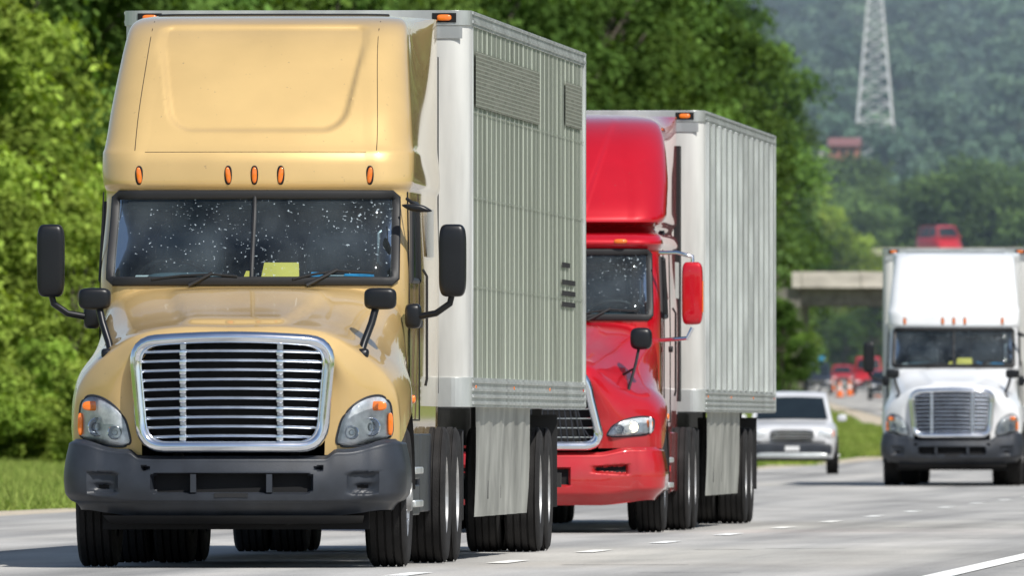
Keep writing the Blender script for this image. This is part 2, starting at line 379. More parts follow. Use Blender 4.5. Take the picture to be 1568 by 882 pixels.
    st=[( -.62+.24*math.cos(q),2.75-.08*math.sin(q),2.08+.13*math.sin(q)) for q in [2*math.pi*k/24 for k in range(24)]]
    if not A: st=[(-x,y,z) for x,y,z in st]
    mb.tube(st,.018,M['black'],8,closed=True)
    mb.tube([(.90,2.62,2.18),(.88,2.6,2.2),(.88,2.6,2.4),(.90,2.62,2.42)],.014,M['strut'],6)
    mb.tube([(-.95,2.9,2.62),(.95,2.9,2.62)],.05,M['interior'],8)
    mb.rbox((-.5,2.6,2.07),(.3,.1,.05),M['dash'],.6); mb.rbox((.55,2.55,2.06),(.28,.1,.035),M['dash'],.7)
    mb.done('cab_interior',parent,bevel=.02)
    if A:
        mb=MB()
        for k,(x0,x1,z1,m) in enumerate([(.04,.32,2.19,'paperY'),(.38,.50,2.12,'paperB'),(.62,.86,2.11,'paperB'),(.5,.66,2.10,'wht'),(-.1,-.02,2.13,'paperY'),(-.9,-.7,2.10,'wht')]):
            y=2.40+.03*k
            mb.add([(x0,y,2.062),(x1,y,2.062),(x1-.01,y+.10,z1),(x0+.02,y+.10,z1)],[(0,1,2,3)],M[m])
        mb.done('dash_papers',parent)
    mb=MB()
    for x in ((-.84,-.19,0,.19,.83) if A else (-.7,-.19,0,.19,.7)):
        z=2.82 if A else 2.78; y=proj(ct,x,z,2.4)
        if A: mb.rbox((x,y-.004,z),(.019,.016,.058),M['orange'],.8,tilt=.1*(1 if x>0 else -1 if x<0 else 0)); mb.rbox((x,y+.002,z),(.028,.014,.070),M['void'],.8)
        else: mb.rbox((x,y-.004,z),(.065,.03,.022),M['orange'],.7)
    for s in (-1,1): mb.rbox((s*1.155,2.2,1.20 if A else 1.1),(.02,.035,.03),M['orange'],.7)
    mb.done('marker_lamps',parent)
    # ---------- grille
    def gy(x): return -.005+.10*(x/.7)**2
    if A: cor=[(-.70,1.60),(.70,1.60),(.635,.86),(-.635,.86)]; zb,zt=.90,1.57; hw0,hw1=.60,.665; rad=.16; arch=.035
    else: cor=[(-.47,1.52),(.47,1.52),(.64,.82),(-.64,.82)]; zb,zt=.86,1.48; hw0,hw1=.60,.44; rad=.17; arch=.03
    mb=MB(); lp=rquad(cor,rad,6,arch)[::-1]
    mb.tube([(x,gy(x)+.02,z) for x,z in lp],.045,M['chrome'],12,rz=.06,closed=True)
    inn=[(x*.95,1.24+(z-1.24)*.93) for x,z in lp]
    mb.tube([(x,gy(x)-.005,z) for x,z in inn],.012,M['chrome'],8,closed=True)
    rows=[[(x*(hw0+(hw1-hw0)*t)/.6,gy(x)+.10,zb-.02+(zt-zb+.05)*t) for x in np.linspace(-.6,.6,9)] for t in np.linspace(0,1,5)]
    mb.grid(rows,M['void'])
    if A:
        nb=10
        for k in range(nb):
            t=(k+.4)/nb; z=zb+(zt-zb)*t; w=(hw0+(hw1-hw0)*t)*.985
            mb.tube([(x,gy(x)+.015,z+.012*(1-(x/w)**2)) for x in np.linspace(-w,w,13)],.0145,M['bar'],8,rz=.03)
        for s in (-1,1):
            mb.sbox(s,.325,.365,.03,.06,zb-.02,zt+.03,M['strut'])
            for k in range(nb): 
                t=(k+.4)/nb; z=zb+(zt-zb)*t; mb.rbox((s*.345,.028,z-.005),(.028,.035,.024),M['bar'],.5,8,6)
    else:
        for k in range(20):
            x=-.55+1.1*k/19; zz=zt if abs(x)<.42 else zt-(abs(x)-.42)*3.5
            mb.tube([(x*(.8),gy(x)+.03,zz),(x,gy(x)+.03,zb)],.006,M['plastic'],6)
        for k in range(7):
            z=zb+(k+.5)*(zt-zb)/7; w=.59-.15*(z-zb)/(zt-zb); mb.tube([(x,gy(x)+.04,z) for x in np.linspace(-w,w,9)],.008,M['bar'],6)
    mb.done('grille',parent,ang=45)
    # ---------- headlamps
    mb=MB()
    for s in (-1,1):
        if A: q=[(.715,.845),(1.125,.895),(1.105,1.225),(.775,1.09)]; tp=.05
        else: q=[(.66,.90),(1.10,.93),(1.12,1.10),(.74,1.03)]; tp=.025
        def hp(u,v,off):
            e=1-.2*((2*u-1)**4)*((2*v-1)**4)
            uu=.5+(u-.5)*e; vv=.5+(v-.5)*e
            x=(q[0][0]*(1-uu)+q[1][0]*uu)*(1-vv)+(q[3][0]*(1-uu)+q[2][0]*uu)*vv
            z=(q[0][1]*(1-uu)+q[1][1]*uu)*(1-vv)+(q[3][1]*(1-uu)+q[2][1]*uu)*vv+tp*math.sin(math.pi*uu)*vv
            y=proj(ht,x,z,.35); return (s*x,y-off*min(1,8*min(u,1-u,v,1-v)+.05),z)
        n=13
        mb.grid([[hp(i/n,j/n,.014) for i in range(n+1)] for j in range(n+1)],M['lens'])
        mb.grid([[hp(i/n,j/n,.050) for i in range(n+1)] for j in range(n+1)],M['clear'])
        edge=[hp(i/n,0,.0) for i in range(n)]+[hp(1,i/n,0) for i in range(n)]+[hp(1-i/n,1,0) for i in range(n)]+[hp(0,1-i/n,0) for i in range(n)]
        mb.tube(edge,.009,M['plastic'],6,closed=True)
        for (cx,cz,r) in ([(.975,1.0,.068),(.845,.96,.05)] if A else [(.92,1.0,.06),(.80,.98,.045)]):
            y=proj(ht,cx,cz)
            mb.lathe([(-.034,r),(-.040,r*.92),(-.02,r*.8),(.0,r*.3),(.0,.001)],(s*cx,y,cz),M['chrome'],24,'y')
            mb.rbox((s*cx,y-.026,cz),(r*.42,.012,r*.42),M['bulb'] if (not A and cx>.9) else M['clear'],1)
        x,z=(1.01,1.15) if A else (1.07,1.03); mb.rbox((s*x,proj(ht,x,z)-.022,z),(.075,.014,.034) if A else (.035,.014,.04),M['orange'],.7,tilt=0)
        mb.rbox((s*(q[1][0]-.02),proj(ht,q[1][0]-.03,1.0)-.02,1.02),(.02,.012,.08),M['orange'] if A else M['lens'],.7)
    mb.done('headlamps',parent)
    # ---------- bumper
    mb=MB()
    zlo=.36 if A else .26
    NI=54; NJ=60
    def bp(j,i):
        a,r=.93,.26
        if j<=40: x=a*j/40; y=.0+.17*(x/a)**2; nx,ny=0,-1
        elif j<=52: q=math.pi/2*(j-40)/12; x=a+r*math.sin(q); y=.17+r-r*math.cos(q); nx,ny=math.sin(q),-math.cos(q)
        else: x=a+r; y=.17+r+.5*(j-52)/8; nx,ny=1,0
        zt_=.795+.05*sm(.66,.74,x)+.07*sm(.80,1.15,x) if A else .76+.05*sm(.6,.9,x)
        zb_=zlo+.05*sm(.6,1.15,x)
        t=i/NI; z=zb_+(zt_-zb_)*t
        out=.035*math.sin(math.pi*min(1,t*1.1)) -.07*(1-sm(0,.25,t)) -.05*sm(.93,1,t)
        mk=0
        if A:
            out-=.018*(1-sm(.46,.475,z))
            def rr(cx,cz,hx,hz,rad): 
                dx=max(abs(x-cx)-hx+rad,0); dz=max(abs(z-cz)-hz+rad,0); return rad-math.hypot(dx,dz)
            d=rr(0,.60,.57,.075,.04); mk=sm(0,.012,d)*.09
            d=rr(.925,.60,.105,.085,.04); mk=max(mk,sm(0,.02,d)*.04+ .03*sm(0,.02,rr(.925,.575,.06,.03,.02)))
            d=.022-math.hypot(x-.62,z-.705); mk=max(mk,sm(0,.008,d)*.06)
        else:
            d=min(.34-abs(x),.09-abs(z-.53)); mk=sm(0,.02,d)*.08
            d=min(.17-abs(x-.72),.045-abs(z-.60)+.2*(x-.72)*.3); mk=max(mk,sm(0,.02,d)*.06)
        out-=mk
        return (x+nx*out,y+ny*out,z),mk
    V=[];MK=[]
    for i in range(NI+1):
        row=[];mr=[]
        for j in range(-NJ,NJ+1):
            p,k=bp(abs(j),i); row.append((math.copysign(p[0],j) if j else 0,p[1],p[2])); mr.append(k)
        V.append(row);MK.append(mr)
    W=2*NJ+1; fs=[];fd=[]
    for i in range(NI):
        for j in range(W-1):
            q=(i*W+j,i*W+j+1,(i+1)*W+j+1,(i+1)*W+j); k=min(MK[i][j],MK[i+1][j+1],MK[i][j+1],MK[i+1][j])
            (fd if k>.052 else fs).append(q)  # deepest recess faces go near-black, shade put into the colour
    mb.v=[p for r in V for p in r]; a=mb.mi(bump); b2=mb.mi(M['void'])
    mb.f=fs+fd; mb.m=[a]*len(fs)+[b2]*len(fd)
    mb.done('bumper',parent,ang=45)
    mb=MB()
    if A:
        for x in (-.27,.27): mb.box(x-.02,x+.02,-.02,.05,.535,.665,bump)
        mb.box(-.12,.12,-.035,.02,.50,.53,M['black'])
        mb.box(-.95,.95,.45,.50,.27,.42,M['void'])
        mb.grid([[(x,.05+.17*(x/.93)**2,.37),(x*.97,.30+.17*(x/.93)**2,.31)] for x in np.linspace(-.93,.93,15)],M['black'])
    else:
        mb.box(-.16,.16,-.045,-.035,.35,.44,M['wht'])
    mb.box(-1.1,1.1,.60,.65,.4,.9,M['void'])
    # ---------- mirrors
    for s in (-1,1):
        if A:
            mb.rbox((s*1.45,2.05,2.20),(.098,.085,.262),mirror,.38,28,20); mb.rbox((s*1.45,2.135,2.20),(.08,.01,.24),M['chrome'],.3)
            mb.tube([(s*1.45,2.05,1.98),(s*1.43,2.05,1.89),(s*1.33,2.06,1.82),(s*1.17,2.12,1.79)],.024,M['mirrorblk'],10)
            mb.rbox((s*1.16,2.15,1.80),(.06,.08,.09),M['mirrorblk'],.5)
            if s>0: mb.rbox((s*1.18,2.25,2.58),(.085,.05,.03),M['mirrorblk'],.6,tilt=-s*1.6); mb.tube([(s*1.10,2.35,2.65),(s*1.2,2.25,2.58)],.012,M['black'])
            mb.rbox((s*1.02,.62,1.915),(.116,.07,.078),mirror,.5,24,14); mb.rbox((s*1.02,.685,1.915),(.10,.01,.065),M['chrome'],.4)
            mb.tube([(s*.99,.62,1.86),(s*.96,.58,1.74),(s*.91,.52,1.60),(s*.88,.45,1.48)],.027,M['mirrorblk'],10)
            mb.rbox((s*.885,.38,1.46),(.055,.06,.10),M['mirrorblk'],.6,tilt=s*.3)
        else:
            mb.rbox((s*1.40,2.1,2.28),(.10,.085,.30),mirror,.35,28,20); mb.rbox((s*1.40,2.185,2.28),(.085,.01,.28),M['chrome'],.3)
            mb.tube([(s*1.08,2.3,2.67),(s*1.25,2.15,2.67),(s*1.40,2.1,2.63),(s*1.40,2.1,2.5)],.02,M['chrome'],8)
            mb.tube([(s*1.08,2.3,1.83),(s*1.35,2.1,1.85),(s*1.40,2.1,1.95)],.02,M['chrome'],8)
            mb.sbox(s,1.475,1.505,2.05,2.10,2.1,2.4,M['orange']) 
            mb.rbox((s*.98,.7,1.84),(.105,.08,.105),M['mirrorblk'],.6,24,14)
            mb.tube([(s*.96,.7,1.76),(s*.93,.65,1.6),(s*.86,.55,1.33)],.014,M['black'],8)
            mb.tube([(s*.90,.7,1.55),(s*.66,.9,1.42)],.012,M['black'],8)
    mb.done('mirrors_and_trim',parent,ang=45)
    # ---------- chassis
    mb=MB()
    mb.box(-.45,-.38,.5,8.2,.75,1.02,M['chassis']); mb.box(.38,.45,.5,8.2,.75,1.02,M['chassis'])
    mb.box(-.6,.6,.6,2.0,.45,1.2,M['chassis']); mb.box(-1.05,1.05,2.2,5.0,.8,1.0,M['chassis'])
    mb.tube([(-.95,1.35,.5),(.95,1.35,.5)],.07,M['chassis'],10)
    for s in (-1,1):
        fm=M['plastic'] if A else paint
        for y0,y1,z0,z1 in ((2.15,3.4,.62,.95),(3.42,4.75,.38,.95),(2.15,3.38,.36,.58)): mb.sbox(s,1.02,1.13,y0,y1,z0,z1,fm)
        for z in (.42,.66): mb.sbox(s,1.03,1.17,2.3,3.2,z,z+.05,M['alu'])
        mb.tube([(s*.82,2.3,.66),(s*.82,4.7,.66)],.28,M['rim'],20)
        rows=[[(xx,1.35+.64*math.cos(q),.52+.62*math.sin(q)) for xx in (s*.75,s*1.185)] for q in np.linspace(.05,math.pi-.25,14)]; mb.grid(rows,M['black'])
        mb.sbox(s,.6,1.22,7.25,7.27,.3,.98,M['black'])
    mb.box(-.5,.5,5.2,7.2,1.0,1.12,M['chassis'])
    for y in (5.15,6.48): mb.tube([(-1,y,.5),(1,y,.5)],.09,M['chassis'],10); mb.rbox((0,y,.52),(.2,.25,.2),M['chassis'],.8)
    mb.done('chassis',parent,bevel=.012)
    mb=MB()
    for s in (-1,1):
        wheel(mb,s*1.04,1.35,s,.5,.28,True)
        for y in (5.15,6.48):
            wheel(mb,s*.78,y,s); wheel(mb,s*1.09,y,s)
    mb.done('tractor_wheels',parent,ang=35)
def trailer(parent,kind='smooth',y0=6.85,L=16.15):
    y1=y0+L; hw=1.285; zb,zt=1.15,4.11
    side={'smooth':M['trl1'],'ribbed':M['trl2'],'white':M['trlW']}[kind]
    mb=MB(); r=.14; half=[(x,y0) for x in np.linspace(0,hw-r,8)]+[(hw-r+r*math.sin(q),y0+r-r*math.cos(q)) for q in np.linspace(0,math.pi/2,9)[1:]]
    front=half+[(hw,y0+.42)]
    rows=[[(-x,y,z) for x,y in front[::-1]]+[(x,y,z) for x,y in front[1:]] for z in (1.36,2.2,3.1,4.0)]
    mb.grid(rows,M['trlF'])
    mb.done('trailer_nose',parent)
    mb=MB()
    for s in (-1,1):
        rows=[[(s*hw,y,z) for y in np.linspace(y0+.42,y1,60)] for z in np.linspace(1.36,4.0,10)]; mb.grid(rows,side)
    mb.add([(-hw,y1,1.36),(hw,y1,1.36),(hw,y1,4.0),(-hw,y1,4.0)],[(0,1,2,3)],M['trlF'])
    mb.done('trailer_walls',parent)
    mb=MB()
    mb.box(-hw+.02,hw-.02,y0+.05,y1,1.18,1.3,M['chassis'])
    for z0,z1,o,m in ((4.0,zt,.012,M['alu']),(zb,1.37,.010,M['alu'])):
        lp=[(-x*(hw+o)/hw,y-o) for x,y in half[::-1]]+[(x*(hw+o)/hw,y-o) for x,y in half[1:]]+[(hw+o,y1+.01),(-hw-o,y1+.01)]
        n=len(lp); mb.add([(x,y,z0) for x,y in lp]+[(x,y,z1) for x,y in lp],[(i,(i+1)%n,n+(i+1)%n,n+i) for i in range(n)]+[tuple(range(n)),tuple(range(n,2*n))],m)
    for s in (-1,1):
        for z in (1.17,1.22,1.27,1.33,4.02,4.085): mb.sbox(s,hw+.012,hw+.022,y0+.2,y1,z,z+.02,M['alu'])
        st,pw_,pd=(.61,.035,.005) if kind=='smooth' else (1.22,.34,.035) if kind=='ribbed' else (1.2,.03,.004)
        y=y0+.44; kk=0
        while y<y1-.1:
            d=pd+(.0025 if kk%2 and kind=='smooth' else 0)
            mb.sbox(s,hw-.005,hw+d,y,y+pw_,1.37,3.998,side if kind!='ribbed' else M['alu'])
            y+=st; kk+=1
        if kind=='smooth':
            for zz in (2.05,2.72,3.36): mb.sbox(s,hw+.0085,hw+.0105,y0+.45,y1-.13,zz,zz+.006,side)
        mb.sbox(s,hw-.01,hw+.02,y1-.12,y1+.012,1.16,4.1,M['alu'])
        mb.sbox(s,hw-.01,hw+.008,y0+.41,y0+.43,1.37,3.998,M['alu'])
    mb.done('trailer_posts_and_rails',parent,smooth=False,bevel=.003)
    mb=MB()
    for x in (-1.1,1.1): mb.rbox((x,y0-.016,4.055),(.055,.02,.024),M['orange'],.6); mb.box(x-.09,x+.09,y0-.018,y0-.012,4.02,4.09,M['void'])
    for yy in np.linspace(y0+.5,y1-.5,4):
        for s in (-1,1): mb.rbox((s*(hw+.024),yy,1.30),(.005,.03,.014),M['orange'] if yy<y1-2 else M['redlens'],.6)
    mb.box(-hw+.05,hw-.05,y0-.01,y0-.004,3.9,3.99,M['alu'])
    mb.done('trailer_lamps',parent)
    if kind=='smooth':
        mb=MB(); X=hw+.014
        for a,b,z0,z1 in ((y0+.62,y0+9.3,3.40,3.82),(y0+13.1,y0+15.6,3.46,3.82)): 
            mb.add([(X,a,z0),(X,b,z0),(X,b,z1),(X,a,z1)],[(0,1,2,3)],M['hatch'])
        for z in (1.98,2.07,2.16,2.30):
            mb.add([(X,y0+12.6,z),(X,y0+14.6-(.8 if z>2.2 else 0),z),(X,y0+14.6-(.8 if z>2.2 else 0),z+.04),(X,y0+12.6,z+.04)],[(0,1,2,3)],M['tyre'])
        mb.done('trailer_decal_residue',parent)
    mb=MB()
    for s in (-1,1):
        xs=s*1.245; n=18; rows=[]
        ya,yb=y0+1.55,y0+9.0
        for t in np.linspace(0,1,5):
            z=1.16-t*.84; rows.append([(xs+s*.012*math.sin(k*1.7+t*3)-s*.03*t,ya+.25*t*t+(yb-ya-.5*t*t)*k/n,z) for k in range(n+1)])
        mb.grid(rows,M['skirt'])
        for k in range(5): 
            yy=ya+.4+k*1.7; mb.sbox(s,1.245-.06,1.245-.03,yy,yy+.05,.45,1.18,M['chassis'])
        mb.tube([(s*.75,y0+2.6,1.2),(s*.75,y0+2.6,.35)],.06,M['chassis'],8); mb.box(s*.75-.12,s*.75+.12,y0+2.48,y0+2.72,.3,.33,M['chassis'])
        mb.box(s*.5-.04,s*.5+.04,y0+8,y1,.85,1.2,M['chassis'])
        mb.sbox(s,.62,1.24,y0+12.9,y0+12.92,.35,1.1,M['black'])
        mb.box(s*.9-.04,s*.9+.04,y1-.1,y1,.5,1.2,M['chassis'])
    mb.box(-1.1,1.1,y1-.1,y1,.5,.62,M['chassis'])
    for yy in (y0+10.8,y0+12.05): mb.tube([(-1,yy,.5),(1,yy,.5)],.08,M['chassis'],10)
    mb.done('trailer_underbody',parent)
    mb=MB()
    for s in (-1,1):
        for yy in (y0+10.8,y0+12.05): wheel(mb,s*.78,yy,s); wheel(mb,s*1.09,yy,s)
    mb.done('trailer_wheels',parent,ang=35)
# ------------------------------------------------------------------ terrain functions
def coff(Y):
    if Y<250: return 0
    if Y<750: return -(Y-250)**2/20000
    return -12.5-.05*(Y-750)
def gz(Y):
    if Y<450: return 0
    z=.0041*(Y-500) if Y>550 else .0041*(Y-450)**2/200
    if Y>1900: d=Y-1900; z=.0041*1400+.031*d+.0000055*d*d
    return z
# ------------------------------------------------------------------ trucks
g=empty('semi_truck',(-9.60,134.0,.024)); tractor(g,M['gold'],'A'); trailer(g,'smooth')
r_=empty('semi_truck',(-9.93,178.6,.024)); tractor(r_,M['red'],'B',mirror=M['red'],bump=M['red']); trailer(r_,'ribbed')
w_=empty('semi_truck',(UX(1459,322),322,.024),math.radians(1.2)); tractor(w_,M['white'],'A'); trailer(w_,'white')
# ------------------------------------------------------------------ cars
def car(name,loc,rz,paint,L=4.9,W=.97,H=1.78,cargo=False,van=False):
    e=empty(name,loc,rz); mb=MB(); h=H/1.78; bl=1.12*h
    S=[(0,.72*W,.80),(.04,.84*W,.96),(.16,.92*W,1.03),(.5,.96*W,1.06),(1.15,.98*W,bl+.02),(2.0,W,bl+.02),(L-.7,W,bl+.02),(L-.15,.95*W,bl),(L,.86*W,.95)]
    rows=[]
    for y,w,zt in S:
        hf=[(0,zt+.02),(w*.5,zt+.015),(w*.8,zt),(w*.94,zt-.05),(w,zt-.16),(w*1.01,.72),(w*.98,.50),(w*.94,.34)]
        rows.append([(-x,y,z) for x,z in hf[::-1]]+[(x,y,z) for x,z in hf[1:]])
    mb.grid(rows,paint)
    for k in (0,-1):
        rr=rows[k]; mb.add(rr,[tuple(range(len(rr)))],paint)
    o=mb.done('body',e,ang=50)
    mb=MB(); a=(.85 if van else 1.1); at=a+(.5 if van else .85)
    bt=[(a,.90*W,bl),((a+at)/2,.83*W,(bl+H-.07)/2),(at,.76*W,H-.07),(at+.35,.74*W,H-.01)]
    bk=[(L-.55,.74*W,H-.02),(L-.38,.76*W,H-.10),(L-.15,.88*W,bl)]
    prof=bt+bk; rows=[]
    for y,w,z in prof: rows.append([(x,y+(.08*(x/w)**2 if y<2.2 else 0),z-.02*(x/w)**2) for x in np.linspace(-w,w,9)])
    mb.grid(rows,paint)
    for s in (-1,1):
        top=[(s*w,y+(.08 if y<2.2 else 0),z-.02) for y,w,z in prof]; bot=[(s*(.90*W if i<len(prof)/2 else .88*W)+s*.0,min(max(p[1],a),L-.15),bl-.01) for i,p in enumerate(top)]
        mb.grid([bot,top],paint)
    mb.done('roof_and_pillars',e,ang=50)
    mb=MB()
    def lerp(p,q,t): return tuple(p[i]*(1-t)+q[i]*t for i in range(3))
    A0,A1=(a,.90*W,bl),(at,.76*W,H-.07)
    rows=[]
    for t in np.linspace(.10,.88,5):
        y,w,z=lerp(A0,A1,t); w*=.89; rows.append([(x,y+.08*(x/w*.9)**2-.03,z-.016*(x/w)**2+.016) for x in np.linspace(-w,w,9)])
    mb.grid(rows,M['carglass'])
    for s in (-1,1):
        for t0,t1 in ((.05,.42),(.46,.74),(.78,.96)):
            yb=a+.25+(L-a-.6)*t0; ye=a+.25+(L-a-.6)*t1
            sh=.45*(1-t0) if t0<.1 else 0
            mb.add([(s*(.905*W),yb,bl+.05),(s*.905*W,ye,bl+.05),(s*(.785*W),ye-.05,H-.14),(s*.785*W,yb+sh,H-.14)],[(0,1,2,3)],M['carglass'])
        mb.rbox((s*(W+.10),a+.45,bl+.08),(.10,.06,.075),paint,.6)
        mb.tube([(s*.62*W,at+.4,H+.0),(s*.62*W,at+.5,H+.05),(s*.62*W,L-.8,H+.05),(s*.62*W,L-.7,H)],.018,M['chassis'],6)
        mb.rbox((s*.72*W,.075,.86),(.17,.08,.085),M['lens'],.5); mb.rbox((s*.88*W,.16,.86),(.04,.08,.07),M['orange'],.5)
        mb.rbox((s*.70*W,.03,.52),(.08,.04,.05),M['lens'],.6)
        for y in (.95,L-.95):
            wheel(mb,s*(W-.10),y,s,.37,.24,True)
            mb.lathe([(s*.0,.44),(s*.03,.44),(s*.03,.37)],(s*(W-.015),y,.38),M['black'],28)
    mb.rbox((0,-.01,.84),(.48*W,.05,.11),M['void'],.35)
    for z in (.78,.84,.90): mb.tube([(-.46*W,-.05,z),(.46*W,-.05,z)],.022,M['chrome'],6)
    mb.rbox((0,.03,.53),(.88*W,.09,.14),M['plastic'],.35); mb.rbox((0,.0,.40),(.80*W,.1,.06),M['alu'],.4)
    mb.box(-.15,.15,-.075,-.065,.5,.6,M['wht'])
    mb.box(-.85*W,.85*W,.2,L-.2,.28,.5,M['chassis'])
    if cargo: mb.rbox((0,2.9,H+.22),(.55,.8,.2),M['chassis'],.4); mb.rbox((.3,2.0,H+.3),(.2,.2,.22),M['paperB'],.6)
    mb.done('glass_lamps_wheels',e,ang=40)
    return e
M['darkcar']=paint_mat('dark_blue_paint',(.02,.03,.05)); M['redcar']=paint_mat('red_car_paint',(.45,.02,.035))
M['silver']=paint_mat('silver_paint',(.45,.46,.48)); M['silverw']=paint_mat('bright_silver_paint',(.62,.63,.65),metal=.1,rough=.4)
car('suv',(UX(1214,403),403,.024),math.radians(2.6),M['silverw'])
for nm,u,Y,p,kw in (('suv',1252,1290,M['darkcar'],dict(cargo=True,H=2.2,W=1.05)),('van',1331,1300,M['redcar'],dict(H=2.6,van=True,L=5.4,W=1.05)),('car',1222,1400,M['silver'],dict(H=1.6)),('pickup_truck',1292,1460,M['redcar'],dict(H=1.9)),('suv',1356,1150,M['darkcar'],dict(H=1.8))):
    car(nm,(UX(u,Y),Y,gz(Y)+.03),math.radians(2.6),p,**kw)
# ------------------------------------------------------------------ ground, road
YR=[-400,-200,-50,0,40,80,110,130,150,170,190]+list(range(210,800,15))+list(range(800,1900,50))+list(range(1900,4700,100))+[5200,6500]
XR=[-2500,-1200,-600,-400,-300,-220,-160,-120,-90,-70,-50,-35,-20,0,20,40,70,110,160,220,300,400,600,1200,2500]
def gm():
    m,nt,N,L,b=nodes('grass_ground'); setp(b,Roughness=1); b.inputs['Specular IOR Level'].default_value=0
    a=noise(N,L,.35,8); a2=noise(N,L,9,5)
    r=ramp(N,L,a.outputs[0],[(.3,(.11,.17,.04)),(.5,(.16,.23,.055)),(.7,(.24,.28,.09))]); r2=ramp(N,L,a2.outputs[0],[(.3,(.6,.6,.6)),(.7,(1.25,1.25,1.25))])
    mx=N.new('ShaderNodeMixRGB'); mx.blend_type='MULTIPLY'; mx.inputs[0].default_value=1; L.new(r.outputs[0],mx.inputs[1]); L.new(r2.outputs[0],mx.inputs[2])
    L.new(mx.outputs[0],b.inputs['Base Color']); return m
M['grass']=gm()
mb=MB(); mb.grid([[(x,y,gz(y)) for x in XR] for y in YR],M['grass']); mb.done('ground')
def road_mat():
    m,nt,N,L,b=nodes('worn_asphalt'); setp(b,Roughness=.9); b.inputs['Specular IOR Level'].default_value=.25
    uv=N.new('ShaderNodeAttribute'); uv.attribute_name='lane'; 
    sx=N.new('ShaderNodeSeparateXYZ'); L.new(uv.outputs['Vector'],sx.inputs[0])
    cb=N.new('ShaderNodeCombineXYZ'); L.new(sx.outputs[0],cb.inputs[0])
    my=N.new('ShaderNodeMath'); my.operation='MULTIPLY'; my.inputs[1].default_value=.012; L.new(sx.outputs[1],my.inputs[0]); L.new(my.outputs[0],cb.inputs[1])
    nb=N.new('ShaderNodeTexNoise'); nb.inputs['Scale'].default_value=.9; nb.inputs['Detail'].default_value=5; L.new(cb.outputs[0],nb.inputs[0])
    r=ramp(N,L,nb.outputs[0],[(.32,(.24,.237,.23)),(.5,(.40,.39,.37)),(.68,(.50,.48,.445))])
    a=noise(N,L,.8,6,(1,.12,1)); r2=ramp(N,L,a.outputs[0],[(.3,(.75,.75,.75)),(.7,(1.15,1.15,1.15))])
    f=noise(N,L,40,3); r3=ramp(N,L,f.outputs[0],[(.3,(.75,.75,.75)),(.7,(1.2,1.2,1.2))])
    mx=N.new('ShaderNodeMixRGB'); mx.blend_type='MULTIPLY'; mx.inputs[0].default_value=1; L.new(r.outputs[0],mx.inputs[1]); L.new(r2.outputs[0],mx.inputs[2])
    m2=N.new('ShaderNodeMixRGB'); m2.blend_type='MULTIPLY'; m2.inputs[0].default_value=1; L.new(mx.outputs[0],m2.inputs[1]); L.new(r3.outputs[0],m2.inputs[2])
    L.new(m2.outputs[0],b.inputs['Base Color'])
    bp=N.new('ShaderNodeBump'); bp.inputs['Strength'].default_value=.3; bp.inputs['Distance'].default_value=.01; L.new(f.outputs[0],bp.inputs['Height']); L.new(bp.outputs[0],b.inputs['Normal'])
    return m
M['road']=road_mat(); M['line']=mat('road_line_white',(.84,.84,.80),.8,var=.2,vs=6)
YRR=[y for y in YR if y<=1500]
def eL(Y): return -17.9+3.9*sm(430,610,Y)
rows=[];lane=[]
for y in YRR:
    e=eL(y); xs=list(np.linspace(e,22,16)); rows.append([(x+coff(y),y,gz(y)+.02) for x in xs]); lane+=[(x,y,0) for x in xs]
mb=MB(); mb.grid(rows,M['road']); ro=mb.done('road')
at=ro.data.attributes.new('lane','FLOAT_VECTOR','POINT'); at.data.foreach_set('vector',[float(c) for p in lane for c in p])
mb=MB()
def strip(x0,x1,ya,yb,m,dz=.026):
    ys=[ya]+[y for y in YRR if ya<y<yb]+[yb]
    mb.grid([[(x+coff(y),y,(gz(y) if y<450 else float(np.interp(y,YRR,[gz(q) for q in YRR])))+dz) for x in (x0,x1)] for y in ys],m)
y=18
while y<1450: strip(-8.06,-7.90,y+.6,y+3.65,M['line']); y+=12.0
strip(-4.44,-4.24,-100,1450,M['line'])
mb.done('road_markings',smooth=False)
M['tar']=mat('tar_seal',(.05,.05,.05),.8)
mb=MB()
for k in range(26):
    y=random.uniform(125,300); x=random.uniform(-8,-2.5); L_=random.uniform(.4,1.6); w=random.uniform(.03,.08)
    mb.grid([[(x+math.sin(i*1.3+k)*.08,y+random.uniform(-.06,.06),.0235),(x+math.sin(i*1.3+k)*.08+.01,y+w*2,.0235)] for i,x in enumerate(np.linspace(x,x+L_,6))],M['tar'])
mb.done('road_crack_seals',smooth=False)
M['gravel']=mat('gravel_verge',(.48,.41,.31),.9,var=.4,vs=3)
mb=MB(); mb.grid([[(eL(y)+coff(y)-1.2+.4*math.sin(y*.21)+.25*math.sin(y*.53),y,gz(y)+.010),(eL(y)+coff(y)+.02,y,gz(y)+.012)] for y in YRR],M['gravel']); mb.done('gravel_verge')
